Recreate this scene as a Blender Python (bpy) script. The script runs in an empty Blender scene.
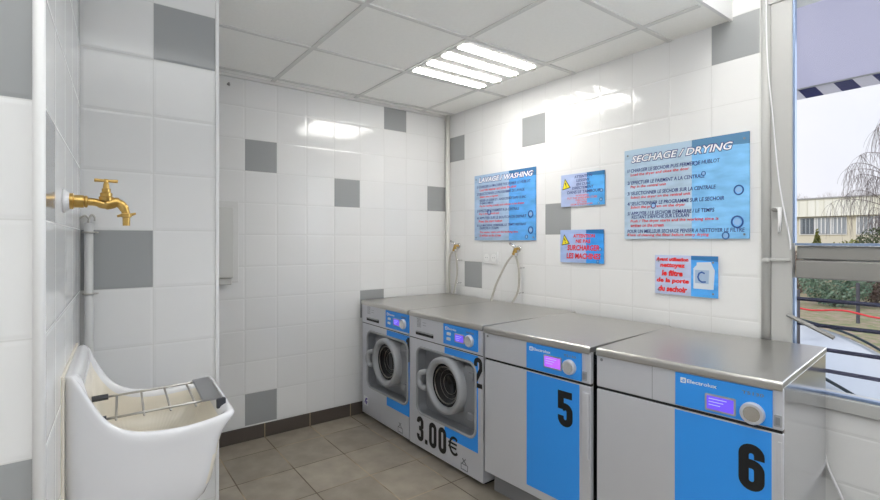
import bpy, bmesh, math, random
from mathutils import Vector, Matrix
random.seed(7)
S = bpy.context.scene
C = S.collection
PI = math.pi

# ------------------------------------------------------------ camera
cam = bpy.data.cameras.new('camera'); co = bpy.data.objects.new('camera', cam); C.objects.link(co)
cam.sensor_width = 36; cam.lens = 476/880*36; cam.shift_y = -10/880; cam.clip_start = .02; cam.clip_end = 400
co.location = (3.116, -2.412, 1.26)
co.rotation_euler = (PI/2, 0, math.radians(90-36.9))
S.camera = co
# ------------------------------------------------------------ world, light, exposure
S.view_settings.view_transform = 'Standard'; S.view_settings.look = 'None'
S.view_settings.gamma = 1; S.view_settings.use_curve_mapping = False
S.view_settings.exposure = 0.33
W = bpy.data.worlds.new('sky'); S.world = W; W.use_nodes = True
nt = W.node_tree; bg = nt.nodes['Background']
tc = nt.nodes.new('ShaderNodeTexCoord'); sp = nt.nodes.new('ShaderNodeSeparateXYZ'); nt.links.new(tc.outputs['Generated'], sp.inputs[0])
rmp = nt.nodes.new('ShaderNodeValToRGB'); nt.links.new(sp.outputs[2], rmp.inputs[0])
rmp.color_ramp.elements[0].position = 0; rmp.color_ramp.elements[0].color = (.90, .89, .93, 1)
rmp.color_ramp.elements[1].position = .6; rmp.color_ramp.elements[1].color = (.62, .74, 1, 1)
nz = nt.nodes.new('ShaderNodeTexNoise'); nz.inputs['Scale'].default_value = 2.5; nz.inputs['Detail'].default_value = 5
nt.links.new(tc.outputs['Generated'], nz.inputs['Vector'])
cr = nt.nodes.new('ShaderNodeValToRGB'); cr.color_ramp.elements[0].position = .42; cr.color_ramp.elements[1].position = .7
nt.links.new(nz.outputs['Fac'], cr.inputs[0])
mx = nt.nodes.new('ShaderNodeMixRGB'); mx.inputs[2].default_value = (.93, .93, .97, 1)
nt.links.new(cr.outputs[0], mx.inputs[0]); nt.links.new(rmp.outputs[0], mx.inputs[1]); nt.links.new(mx.outputs[0], bg.inputs[0])
bg.inputs[1].default_value = 0.86
def area(name, loc, rot, sx, sy, power, col=(1, 1, 1)):
    l = bpy.data.lights.new(name, 'AREA'); l.shape = 'RECTANGLE'; l.size = sx; l.size_y = sy; l.energy = power; l.color = col
    o = bpy.data.objects.new(name, l); C.objects.link(o); o.location = loc; o.rotation_euler = rot; return o
# added fill lamp at the right behind the camera, brightening walls and ceiling
area('rear_fill_light', (6.9, -4.15, .9), (math.radians(152), 0, PI/2), 1.3, 1.6, 14, (.84, .90, 1))
# added upward fill lamp out of view, to brighten the ceiling
area('ceiling_fill_light', (3.7, -2.7, 1.7), (math.radians(180), 0, PI/2), 2.2, 1.3, 60, (.96, .98, 1))
# sun lamp added under the overcast sky to brighten facades and lawn outside
sl_ = bpy.data.lights.new('facade_fill_sun', 'SUN'); sl_.energy = 1.45; sl_.angle = .6; sl_.color = (1, .96, .9)
so_ = bpy.data.objects.new('facade_fill_sun', sl_); C.objects.link(so_); so_.rotation_euler = (math.radians(55), 0, math.radians(-12))
# soft daylight entering at the window
area('window_daylight', (3.3, .30, 1.5), (-PI/2, 0, 0), 1.6, 1.4, 20, (.82, .90, 1))

# ------------------------------------------------------------ materials
MATS = {}
def mat(name, col, rough=.5, metal=0, emit=None, estr=1, noise=None, bump=None, coat=0, spec=None):
    if name in MATS: return MATS[name]
    m = bpy.data.materials.new(name); m.use_nodes = True; n = m.node_tree; b = n.nodes['Principled BSDF']
    b.inputs['Base Color'].default_value = (*col, 1); b.inputs['Roughness'].default_value = rough; b.inputs['Metallic'].default_value = metal
    if coat: b.inputs['Coat Weight'].default_value = coat; b.inputs['Coat Roughness'].default_value = .05
    if spec is not None: b.inputs['Specular IOR Level'].default_value = spec
    if emit: b.inputs['Emission Color'].default_value = (*emit, 1); b.inputs['Emission Strength'].default_value = estr
    if noise:                                   # (scale, second colour)
        t = n.nodes.new('ShaderNodeTexCoord'); z = n.nodes.new('ShaderNodeTexNoise'); z.inputs['Scale'].default_value = noise[0]; z.inputs['Detail'].default_value = 6
        mp = n.nodes.new('ShaderNodeMapping'); mp.inputs['Scale'].default_value = noise[2] if len(noise) > 2 else (1, 1, 1)
        n.links.new(t.outputs['Object'], mp.inputs[0]); n.links.new(mp.outputs[0], z.inputs['Vector'])
        r = n.nodes.new('ShaderNodeValToRGB'); r.color_ramp.elements[0].position = .35; r.color_ramp.elements[1].position = .65
        r.color_ramp.elements[0].color = (*col, 1); r.color_ramp.elements[1].color = (*noise[1], 1)
        n.links.new(z.outputs['Fac'], r.inputs[0]); n.links.new(r.outputs[0], b.inputs['Base Color'])
        if bump:
            bp = n.nodes.new('ShaderNodeBump'); bp.inputs['Strength'].default_value = bump; bp.inputs['Distance'].default_value = .01
            n.links.new(z.outputs['Fac'], bp.inputs['Height']); n.links.new(bp.outputs[0], b.inputs['Normal'])
    MATS[name] = m; return m
class G:                                        # tiny math-node helper
    def __init__(s, m): s.n = m.node_tree
    def m(s, op, a, b=None, c=None):
        x = s.n.nodes.new('ShaderNodeMath'); x.operation = op
        for i, v in enumerate((a, b, c)):
            if v is None: continue
            if isinstance(v, (int, float)): x.inputs[i].default_value = v
            else: s.n.links.new(v, x.inputs[i])
        return x.outputs[0]
def tile_mat(name, axis, off, pitch, greys, vaxis='Z', voff=.094, vpitch=.2, base=(.765, .765, .765), grey=(.33, .34, .345), grout=(.64, .64, .63),
             rough=.11, joint=.0013, pillow=.010, var=.02, dist=.0007, mottled=False):
    m = bpy.data.materials.new(name); m.use_nodes = True; g = G(m); n = m.node_tree; b = n.nodes['Principled BSDF']
    t = n.nodes.new('ShaderNodeTexCoord'); s = n.nodes.new('ShaderNodeSeparateXYZ'); n.links.new(t.outputs['Object'], s.inputs[0])
    def cell(out, o, p):
        q = g.m('DIVIDE', g.m('SUBTRACT', out, o), p); i = g.m('FLOOR', q); f = g.m('SUBTRACT', q, i)
        e = g.m('MULTIPLY', g.m('MINIMUM', f, g.m('SUBTRACT', 1, f)), p); return i, e
    i, eu = cell(s.outputs[axis], off, pitch); j, ev = cell(s.outputs[vaxis], voff, vpitch)
    e = g.m('MINIMUM', eu, ev)
    jm = g.m('LESS_THAN', e, joint)
    h = g.m('SMOOTHSTEP', e, joint*.5, pillow) if False else None
    mr = n.nodes.new('ShaderNodeMapRange'); mr.interpolation_type = 'SMOOTHSTEP'; n.links.new(e, mr.inputs[0]); mr.inputs[1].default_value = joint*.4; mr.inputs[2].default_value = pillow
    mask = None
    for (a, c) in greys:
        k = g.m('MULTIPLY', g.m('COMPARE', i, a, .1), g.m('COMPARE', j, c, .1)); mask = k if mask is None else g.m('MAXIMUM', mask, k)
    # a slight shade difference from tile to tile
    cv = n.nodes.new('ShaderNodeCombineXYZ'); n.links.new(i, cv.inputs[0]); n.links.new(j, cv.inputs[1])
    wn = n.nodes.new('ShaderNodeTexWhiteNoise'); n.links.new(cv.outputs[0], wn.inputs['Vector'])
    vv = g.m('ADD', 1-var, g.m('MULTIPLY', wn.outputs['Value'], 2*var))
    def mix(f, a, c):
        x = n.nodes.new('ShaderNodeMixRGB')
        for idx, v in enumerate((f, a, c)):
            if isinstance(v, tuple): x.inputs[idx].default_value = (*v, 1)
            elif isinstance(v, (int, float)): x.inputs[idx].default_value = v
            else: n.links.new(v, x.inputs[idx])
        return x.outputs[0]
    col = mix(mask, base, grey) if mask is not None else mix(0, base, base)
    if mottled:
        z = n.nodes.new('ShaderNodeTexNoise'); z.inputs['Scale'].default_value = 9; z.inputs['Detail'].default_value = 7; n.links.new(t.outputs['Object'], z.inputs['Vector'])
        z2 = n.nodes.new('ShaderNodeMapRange'); n.links.new(z.outputs['Fac'], z2.inputs[0]); z2.inputs[1].default_value = .35; z2.inputs[2].default_value = .7
        col = mix(z2.outputs[0], col, tuple(c*1.35 for c in base))
    vm = n.nodes.new('ShaderNodeVectorMath'); vm.operation = 'SCALE'; n.links.new(col, vm.inputs[0]); n.links.new(vv, vm.inputs['Scale'])
    if mottled:                                 # sandy joints, cleaner in places
        z3 = n.nodes.new('ShaderNodeTexNoise'); z3.inputs['Scale'].default_value = 3.2; n.links.new(t.outputs['Object'], z3.inputs['Vector'])
        z4 = n.nodes.new('ShaderNodeMapRange'); n.links.new(z3.outputs['Fac'], z4.inputs[0]); z4.inputs[1].default_value = .45; z4.inputs[2].default_value = .6
        gc = mix(z4.outputs[0], (.12, .09, .065), grout)
        col = mix(jm, vm.outputs[0], gc)
    else: col = mix(jm, vm.outputs[0], grout)
    n.links.new(col, b.inputs['Base Color'])
    n.links.new(g.m('ADD', rough, g.m('MULTIPLY', jm, .4)), b.inputs['Roughness'])
    bp = n.nodes.new('ShaderNodeBump'); bp.inputs['Strength'].default_value = 1; bp.inputs['Distance'].default_value = 1
    wz = n.nodes.new('ShaderNodeTexNoise'); wz.inputs['Scale'].default_value = 7; wz.inputs['Detail'].default_value = 1; n.links.new(t.outputs['Object'], wz.inputs['Vector'])
    hh = g.m('ADD', g.m('MULTIPLY', mr.outputs[0], dist), g.m('MULTIPLY', wz.outputs['Fac'], dist*.35))
    n.links.new(hh, bp.inputs['Height']); n.links.new(bp.outputs[0], b.inputs['Normal'])
    MATS[name] = m; return m

M_white = mat('white_enamel', (.80, .80, .80), .3)
M_trim = mat('cream_trim', (.74, .73, .69), .45)
M_frame = mat('painted_window_frame', (.48, .48, .47), .4)
M_bluefr = mat('blue_grey_profile', (.24, .32, .48), .3, .3)
M_trans = mat('taupe_transom', (.25, .245, .235), .5)
M_ceil = mat('ceiling_board', (.91, .91, .88), .9, noise=(60, (.93, .93, .90)))
M_grid = mat('ceiling_grid', (.70, .70, .68), .5)
M_brass = mat('brass', (.50, .31, .08), .30, 1, noise=(30, (.62, .42, .15)))
M_chrome = mat('chrome', (.78, .78, .78), .15, 1)
M_steelwire = mat('steel_wire', (.52, .50, .47), .3, 1)
M_rubber = mat('black_rubber', (.035, .037, .045), .5)
M_black = mat('black_vinyl', (.008, .008, .009), .4)
M_gap = mat('dark_gap', (.02, .02, .022), .7)
M_silver = mat('silver_paint', (.66, .67, .72), .38, .35)
M_silver2 = mat('light_silver_plastic', (.38, .39, .41), .4, .1)
M_recess = mat('grey_and_recess_shade', (.27, .28, .30), .45, .2)  # fittings' own grey; in the door recess it stands in for shade
M_blue = mat('blue_vinyl', (.034, .33, .95), .4)
M_ceram = mat('white_ceramic', (.74, .74, .76), .08, coat=.3)
M_basin = mat('cream_basin', (.78, .73, .63), .2)
M_glass_door = mat('dark_door_glass', (.012, .012, .013), .15, 0, spec=.35)
M_drum = mat('steel_drum', (.35, .33, .3), .3, 1)
M_disp = mat('violet_display', (.05, .03, .3), .3, emit=(.13, .07, .62), estr=1.0)
M_disp5 = mat('magenta_display', (.2, .03, .4), .3, emit=(.34, .10, .85), estr=1.1)
M_dispink = mat('display_ink', (.3, .35, .8), .3, emit=(.28, .3, .9), estr=.8)
M_wtext = mat('white_print', (.85, .87, .9), .4)
M_btn = mat('white_button', (.75, .8, .85), .4)
M_inkg = mat('grey_print', (.22, .23, .26), .5)
M_navy = mat('navy_print', (.035, .045, .22), .5)
M_red = mat('red_print', (.80, .02, .02), .5)
M_redsoft = mat('coral_print', (.75, .12, .12), .5)
M_yellow = mat('yellow_print', (.85, .72, .02), .5)
M_drop = mat('deep_blue_print', (.02, .09, .35), .4)
M_dropl = mat('pale_blue_print', (.28, .48, .76), .4)
M_tube = mat('lit_tube', (1, 1, 1), .4, emit=(1, .98, .935), estr=26.0)
M_hose = mat('grey_hose', (.42, .40, .36), .45, noise=(200, (.5, .48, .43)))
M_pipe = mat('grey_plastic_pipe', (.60, .60, .59), .4)
M_cable = mat('white_cable', (.80, .80, .82), .4)
# brushed stainless steel for the machine tops
def steel(name, col, rough, scale):
    m = mat(name, col, rough, 1); n = m.node_tree; b = n.nodes['Principled BSDF']
    t = n.nodes.new('ShaderNodeTexCoord'); mp = n.nodes.new('ShaderNodeMapping'); mp.inputs['Scale'].default_value = scale
    z = n.nodes.new('ShaderNodeTexNoise'); z.inputs['Scale'].default_value = 4; z.inputs['Detail'].default_value = 5
    n.links.new(t.outputs['Object'], mp.inputs[0]); n.links.new(mp.outputs[0], z.inputs['Vector'])
    r = n.nodes.new('ShaderNodeMapRange'); r.inputs[3].default_value = rough-.02; r.inputs[4].default_value = rough+.03
    n.links.new(z.outputs['Fac'], r.inputs[0]); n.links.new(r.outputs[0], b.inputs['Roughness'])
    return m
M_top = steel('brushed_steel_top', (.56, .545, .52), .31, (2, 25, 2))
M_side = steel('polished_steel_side', (.66, .67, .70), .16, (60, 60, 1))
M_side.node_tree.nodes['Principled BSDF'].inputs['Roughness'].default_value = .12

# ------------------------------------------------------------ mesh helpers
def obj(name, bm, m=None, parent=None, smooth=False, bevel=0, seg=2):
    me = bpy.data.meshes.new(name); bmesh.ops.recalc_face_normals(bm, faces=bm.faces[:]); bm.to_mesh(me); bm.free()
    o = bpy.data.objects.new(name, me); C.objects.link(o)
    if m: me.materials.append(m)
    if smooth:
        for p in me.polygons: p.use_smooth = True
    if bevel:
        md = o.modifiers.new('bevel', 'BEVEL'); md.width = bevel; md.segments = seg; md.limit_method = 'ANGLE'; md.angle_limit = .6
        for p in me.polygons: p.use_smooth = True
        w = o.modifiers.new('wn', 'WEIGHTED_NORMAL')
    if parent: o.parent = parent
    return o
def tag(o, label=None, cat=None, group=None, kind=None):
    if label: o['label'] = label
    if cat: o['category'] = cat
    if group: o['group'] = group
    if kind: o['kind'] = kind
    return o
def empty(name, loc, rz=0, label=None, cat=None, group=None):
    o = bpy.data.objects.new(name, None); C.objects.link(o); o.location = loc; o.rotation_euler = (0, 0, rz); o.empty_display_size = .05
    return tag(o, label, cat, group)
def box(bm, x0, x1, y0, y1, z0, z1):
    v = [bm.verts.new(p) for p in ((x0,y0,z0),(x1,y0,z0),(x1,y1,z0),(x0,y1,z0),(x0,y0,z1),(x1,y0,z1),(x1,y1,z1),(x0,y1,z1))]
    for f in ((0,3,2,1),(4,5,6,7),(0,1,5,4),(1,2,6,5),(2,3,7,6),(3,0,4,7)): bm.faces.new([v[i] for i in f])
    return bm
def B(*a): return box(bmesh.new(), *a)
def tube(bm, pts, r, n=10, caps=True, close=False):
    pts = [Vector(p) for p in pts]; rings = []; N = len(pts); up = None
    for k, p in enumerate(pts):
        a = pts[(k-1) % N] if (k or close) else p; c = pts[(k+1) % N] if (k < N-1 or close) else p
        d = (c-a).normalized()
        if up is None: up = Vector((0,0,1)) if abs(d.z) < .9 else Vector((1,0,0))
        s = d.cross(up).normalized(); up = s.cross(d).normalized()
        rr = r[k] if isinstance(r, (list, tuple)) else r
        rings.append([bm.verts.new(p + rr*(math.cos(2*PI*i/n)*s + math.sin(2*PI*i/n)*up)) for i in range(n)])
    for k in range(N if close else N-1):
        A, D = rings[k], rings[(k+1) % N]
        for i in range(n): bm.faces.new((A[i], A[(i+1) % n], D[(i+1) % n], D[i]))
    if caps and not close: bm.faces.new(rings[0][::-1]); bm.faces.new(rings[-1])
    return bm
def spline(pts, k=6):
    P = [Vector(p) for p in pts]; out = []
    for i in range(len(P)-1):
        a = P[max(i-1, 0)]; b = P[i]; c = P[i+1]; d = P[min(i+2, len(P)-1)]
        for j in range(k):
            t = j/k; out.append(.5*((2*b)+(c-a)*t+(2*a-5*b+4*c-d)*t*t+(3*b-a-3*c+d)*t**3))
    out.append(P[-1]); return out
def lathe(bm, prof, c, axis='y', n=40, sx=1, cap=True):
    """prof = [(radius, position along the axis)]"""
    rings = []
    for r, h in prof:
        ring = []
        for i in range(n):
            a = 2*PI*i/n; p, q = r*math.cos(a)*sx, r*math.sin(a)
            v = (c[0]+p, c[1]+h, c[2]+q) if axis == 'y' else (c[0]+p, c[1]+q, c[2]+h) if axis == 'z' else (c[0]+h, c[1]+p, c[2]+q)
            ring.append(bm.verts.new(v))
        rings.append(ring)
    for A, D in zip(rings, rings[1:]):
        for i in range(n): bm.faces.new((A[i], A[(i+1) % n], D[(i+1) % n], D[i]))
    for R_, h in ((rings[0], 0), (rings[-1], 1)) if cap else ():
        if len(set(R_)) > 2: bm.faces.new(R_)
    return bm
def L(prof, c, axis='y', n=40, cap=True): return lathe(bmesh.new(), prof, c, axis, n, 1, cap)
def rrect(x0, x1, z0, z1, r, n=8):
    out = []
    for cx, cz, a0 in ((x1-r, z1-r, 0), (x0+r, z1-r, 90), (x0+r, z0+r, 180), (x1-r, z0+r, 270)):
        for k in range(n+1):
            a = math.radians(a0+90*k/n); out.append((cx+r*math.cos(a), cz+r*math.sin(a)))
    return out
def slab(bm, poly, y0, y1):
    """prism of an (x,z) outline between two depths"""
    a = [bm.verts.new((x, y0, z)) for x, z in poly]; b = [bm.verts.new((x, y1, z)) for x, z in poly]
    bm.faces.new(a); bm.faces.new(b[::-1])
    for i in range(len(a)): bm.faces.new((a[i], a[(i+1) % len(a)], b[(i+1) % len(b)], b[i]))
    return bm
def SL(poly, y0, y1): return slab(bmesh.new(), poly, y0, y1)
def profx(bm, prof, x0, x1):
    """prism of a (y,z) outline between two x"""
    a = [bm.verts.new((x0, y, z)) for y, z in prof]; b = [bm.verts.new((x1, y, z)) for y, z in prof]
    bm.faces.new(a); bm.faces.new(b[::-1])
    for i in range(len(a)): bm.faces.new((a[i], a[(i+1) % len(a)], b[(i+1) % len(b)], b[i]))
    return bm
def stroke(bm, path, w, y0, y1, closed=False):
    """flat thick stroke along an (x,z) path with mitred corners"""
    P = [Vector(p) for p in path]; N = len(P); Lf = []; Rt = []
    for k in range(N):
        a = P[k-1] if (k or closed) else None; c = P[(k+1) % N] if (k < N-1 or closed) else None
        d1 = (P[k]-a).normalized() if a is not None else (c-P[k]).normalized(); d2 = (c-P[k]).normalized() if c is not None else d1
        n1 = Vector((-d1.y, d1.x)); n2 = Vector((-d2.y, d2.x)); m = (n1+n2).normalized(); k_ = 1/max(.4, m.dot(n1))
        Lf.append(P[k]+m*w/2*k_); Rt.append(P[k]-m*w/2*k_)
    vs = [[bm.verts.new((q.x, y, q.y)) for q in ln] for ln in (Lf, Rt) for y in (y0, y1)]
    l0, l1, r0, r1 = vs
    for k in range(N if closed else N-1):
        j = (k+1) % N
        for a, b, c, d in ((l0[k], l0[j], r0[j], r0[k]), (l1[k], r1[k], r1[j], l1[j]), (l0[k], l1[k], l1[j], l0[j]), (r0[k], r0[j], r1[j], r1[k])): bm.faces.new((a, b, c, d))
    if not closed:
        bm.faces.new((l0[0], r0[0], r1[0], l1[0])); bm.faces.new((l0[-1], l1[-1], r1[-1], r0[-1]))
    return bm
def glyph(bm, ch, x, z, w, h, s, y0, y1):
    """heavy condensed figures; (x,z) lower left corner, s stroke"""
    a, b, c, d = x+s/2, x+w-s/2, z+s/2, z+h-s/2; r = (b-a)*.48; mid = z+h*.52
    def arc(cx, cz, a0, a1, n=5): return [(cx+r*math.cos(math.radians(a0+(a1-a0)*k/n)), cz+r*math.sin(math.radians(a0+(a1-a0)*k/n))) for k in range(n+1)]
    tl, tr, bl, br = arc(a+r, d-r, 180, 90), arc(b-r, d-r, 90, 0), arc(a+r, c+r, 180, 270), arc(b-r, c+r, 270, 360)
    if ch == '0': stroke(bm, tr+br[::-1]+bl[::-1]+tl, s, y0, y1, True)
    elif ch == '1': stroke(bm, [(b, z), (b, z+h)], s, y0, y1); stroke(bm, [(b-s*1.0, d-h*.07), (b, d-h*.07)], s*.8, y0, y1)
    elif ch == '6':
        stroke(bm, [(b, z+h*.68)]+tr[::-1]+tl[::-1]+bl+br+arc(b-r, mid-r*.6, 0, 90)+[(a+r*.5, mid+r*.4)], s, y0, y1)
    elif ch == '5':
        stroke(bm, [(b+s*.4, d), (a, d), (a, mid-s*.2)], s, y0, y1)
        stroke(bm, [(a+s*.2, mid-s*.1), (a+r*.8, mid+s*.25)]+arc(b-r, mid+s*.25-r, 90, 0)+br[::-1]+bl[::-1]+[(a, z+h*.3)], s, y0, y1)
    elif ch == '2':
        stroke(bm, [(a, z+h*.70)]+tl+tr+[(b, z+h*.62), (a, z+h*.2), (a, c), (b+s*.45, c)], s, y0, y1)
    elif ch == '3':
        stroke(bm, [(a, z+h*.74)]+tl+tr+[(b, z+h*.62), (b-s*.5, z+h*.52)], s, y0, y1)
        stroke(bm, [(b-s*1.2, z+h*.52), (b-s*.5, z+h*.52), (b, z+h*.42)]+br[::-1]+bl[::-1]+[(a, z+h*.27)], s, y0, y1)
    return bm
def text(name, s, x0, x1, z0, z1, m, parent, y=-.001, off=0, shear=0, fit=True, align='l', th=.0006):
    c = bpy.data.curves.new('t', 'FONT'); c.body = s; c.offset = off; c.shear = shear; c.resolution_u = 2; c.extrude = .01
    t = bpy.data.objects.new('t', c); C.objects.link(t)
    dg = bpy.context.evaluated_depsgraph_get(); me = bpy.data.meshes.new_from_object(t.evaluated_get(dg))
    bpy.data.objects.remove(t); bpy.data.curves.remove(c)
    xs = [v.co.x for v in me.vertices]; ys = [v.co.y for v in me.vertices]
    if not xs: return None
    ax, bx, ay, by = min(xs), max(xs), min(ys), max(ys); sz = (z1-z0)/(by-ay); sx = (x1-x0)/(bx-ax) if fit else sz
    for v in me.vertices:
        X, Z, E = v.co.x, v.co.y, v.co.z
        v.co = (x0+(X-ax)*sx, y-(th if E > 0 else 0), z0+(Z-ay)*sz)
    o = bpy.data.objects.new(name, me); C.objects.link(o); me.materials.clear(); me.materials.append(m); me.name = name
    if parent: o.parent = parent
    return o

# ============================================================ THE SETTING
P_ = .205
T_left = tile_mat('wall_tile_left', 'Y', 0, .2, [(-1, 7), (-3, 10), (-5, 7), (-8, 8), (-4, 3), (-8, 0)])
T_back = tile_mat('wall_tile_back', 'X', .022, P_, [(0, 9), (4, 9), (5, 6), (1, 4), (10, 10)])
T_part = tile_mat('wall_tile_partition', 'Y', -2.008, .2055, [(-1, 9), (-2, 5)])
T_sink = tile_mat('wall_tile_sink', 'X', -.105, .2, [(4, 6), (0, 9)])
T_near = tile_mat('wall_tile_near', 'Y', -2.467, .2, [(-1, 7), (-1, 3)])
T_floor = tile_mat('floor_tile', 'X', -.107, .32, [], 'Y', -.88-1.5, .3, base=(.235, .205, .165), grout=(.42, .33, .23), rough=.42, joint=.0028, pillow=.006, var=.12, dist=.0008, mottled=True)
T_skirt = tile_mat('skirting_tile', 'Y', -.88, .3, [], 'Z', -.5, 1, base=(.085, .07, .06), grout=(.36, .28, .19), rough=.35, joint=.003, pillow=.006, var=.1, dist=.0008)
def struct(name, bm, m, **k): return tag(obj(name, bm, m, **k), kind='structure')
RX, RY, HT = 7.4, -5.0, 2.75
struct('floor', B(-.2, RX, RY, .0, -.1, 0), T_floor)
struct('wall_left', B(-.2, 0, -2.3, .22, 0, 2.4), T_left)
WX0, WX1, WZ0, WZ1 = 2.41, 4.05, .645, 2.285
bm = bmesh.new()
box(bm, 0, WX0-.125, 0, .22, 0, HT); box(bm, WX0-.125, WX0, .0, .22, 0, WZ0-.065); box(bm, WX0, WX1, 0, .22, 0, WZ0-.065)
box(bm, WX0-.125, WX1, .0, .22, WZ1+.05, HT); box(bm, WX1, RX, 0, .22, 0, HT)
struct('wall_back', bm, T_back)
struct('wall_partition', B(1.0, 1.175, -2.6, -2.006, 0, 2.29), T_part)
o = struct('wall_sink', B(0, .8923, -.15, 0, 0, 2.29), T_sink); o.location = (1.175, -2.419, 0); SA = math.atan2(-.048, .891); o.rotation_euler = (0, 0, SA)
struct('wall_recess', B(-.2, 1.0, -2.3, -2.1, 0, 2.29), T_back)
struct('wall_near', B(1.9, 2.066, RY, -2.467, 0, HT), T_near)
struct('wall_rear', B(2.0, RX+.2, RY-.2, RY, 0, HT), mat('painted_wall', (.72, .72, .71), .7))
bm = bmesh.new(); box(bm, RX, RX+.2, -3.4, .22, 0, HT); box(bm, RX, RX+.2, RY, -4.9, 0, HT); box(bm, RX, RX+.2, -4.9, -3.4, 2.4, HT)
struct('wall_right', bm, MATS['painted_wall'])
struct('baseboard_left', B(0, .009, -2.1, 0, 0, .088), T_skirt, bevel=.002)
struct('baseboard_back', B(0.01, RX, -.009, 0, 0, .088), T_skirt)
# ceiling, its grid and the step up towards the window
struct('ceiling', B(-.2, 2.15, -5.0, 0.0, 2.282, 2.36), M_ceil)
struct('ceiling_upper', B(2.15, RX, -5.0, .22, HT, HT+.1), M_ceil)
struct('trim_ceiling_step', B(2.15, 2.165, -5.0, 0, 2.278, HT), M_white)
bm = bmesh.new()
for gx in (.09, .685, 1.28, 1.87): box(bm, gx-.012, gx+.012, -4.9, 0, 2.276, 2.283)
for k in range(9):
    gy = -.265-.585*k
    xs = [0, .09, .685, 1.28, 1.87, 2.15]
    for a, b in zip(xs, xs[1:]): box(bm, a+.012, b-.012, gy-.012, gy+.012, 2.2763, 2.2825)
struct('trim_ceiling_grid', bm, M_grid)
struct('trim_ceiling_edge', B(0, .02, -2.1, 0, 2.262, 2.283), M_grid)
# corner strips
struct('trim_corner', tube(bmesh.new(), [(.034, -.018, .0), (.034, -.018, 2.28)], .019, 14), M_trim, smooth=True)
struct('trim_partition', B(1.168, 1.181, -2.013, -2.0, 0, 2.29), M_white, bevel=.003)
struct('trim_near', tube(bmesh.new(), [(2.064, -2.471, 0), (2.064, -2.471, HT)], .009, 16), M_white, smooth=True)

# window
win = empty('window_1', (WX0, 0, 0)); tag(win, kind='structure')
w = WX1-WX0
bm = bmesh.new()
box(bm, -.088, -.010, -.012, .03, WZ0-.065, WZ1+.05)              # flat jamb
box(bm, -.125, w+.0, -.02, .12, WZ1+.0, WZ1+.05)
box(bm, -.012, w, -.018, .10, WZ0-.065, WZ0-.012)              # sill rail
box(bm, w-.04, w, -.012, .12, WZ0, WZ1)
obj('window_frame', bm, M_frame, win, bevel=.004)
obj('jamb_moulding', tube(bmesh.new(), [(-.107, -.004, WZ0-.06), (-.107, -.004, 2.74)], .019, 16), M_frame, win, smooth=True)
bm = bmesh.new()
for z0, z1 in ((1.247, WZ1), (WZ0, 1.10)):
    box(bm, -.010, -.002, -.004, .018, z0, z1); box(bm, -.002, w-.04, -.004, .018, z0-.010, z0)
obj('window_profile', bm, M_bluefr, win)
obj('transom', B(0, w-.04, -.006, .11, 1.10, 1.175), M_trans, win, bevel=.006)
obj('transom', B(0, w-.04, .004, .11, 1.178, 1.235), M_trans, win, bevel=.006)
mg = bpy.data.materials.new('window_glass'); mg.use_nodes = True; n = mg.node_tree; n.nodes.clear()
out = n.nodes.new('ShaderNodeOutputMaterial'); gl = n.nodes.new('ShaderNodeBsdfGlossy'); gl.inputs['Roughness'].default_value = .01; tr = n.nodes.new('ShaderNodeBsdfTransparent')
fr = n.nodes.new('ShaderNodeFresnel'); fr.inputs[0].default_value = 1.45; mm = n.nodes.new('ShaderNodeMixShader')
gm = G(mg); n.links.new(gm.m('MULTIPLY', fr.outputs[0], .35), mm.inputs[0]); n.links.new(tr.outputs[0], mm.inputs[1]); n.links.new(gl.outputs[0], mm.inputs[2]); n.links.new(mm.outputs[0], out.inputs[0])
for z0, z1 in ((1.247, WZ1), (WZ0, 1.10)): obj('pane', B(0, w-.04, .022, .026, z0, z1), mg, win)
# window handle and ledge on the jamb
hd = obj('window_handle', B(-.075, -.045, -.03, -.012, 1.385, 1.40), M_white, win, bevel=.003)
obj('handle_lever', tube(bmesh.new(), [(-.048, -.032, 1.40), (-.048, -.034, 1.34), (-.05, -.030, 1.29)], [.008, .007, .005], 8), M_white, hd, smooth=True)
obj('latch', tube(bmesh.new(), [(-.068, -.04, 1.39), (-.068, -.012, 1.39)], .009, 10), M_trans, hd, smooth=True)
obj('jamb_ledge', B(-.12, -.014, -.02, -.006, 1.168, 1.180), M_frame, win, bevel=.003)
obj('jamb_knob', L([(.004, -.045), (.013, -.04), (.013, -.024), (.006, -.01)], (-.10, 0, 1.17)), M_frame, win, smooth=True)
# ============================================================ WALL FITTINGS
def cord(name, pts, r, m, label, cat, n=8, k=8):
    o = obj(name, tube(bmesh.new(), spline(pts, k), r, n), m, smooth=True); return tag(o, label, cat)
cord('pull_cord', [(2.312, -.035, 2.6), (2.315, -.035, 2.1), (2.335, -.03, 1.8), (2.36, -.03, 1.5), (2.395, -.03, 1.28), (2.40, -.03, 1.22)], .0028, M_cable,
     'thin white pull cord hanging down the jamb at the left of the window', 'cord')
# stay arm
o = obj('window_stay', tube(bmesh.new(), [(2.388, -.03, .945), (2.55, -.05, .875)], .009, 4), M_trans)
tag(o, 'flat dark grey stay arm slanting down from the left side of the window', 'window stay')
o = cord('floor_cable', [(2.508, -.010, .40), (2.522, -.014, .345), (2.55, -.02, .285), (2.60, -.04, .19), (2.68, -.06, .08), (2.78, -.08, .012)], .005, M_cable,
     'white cable drooping to the floor along the tiles under the window', 'cable')

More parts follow.
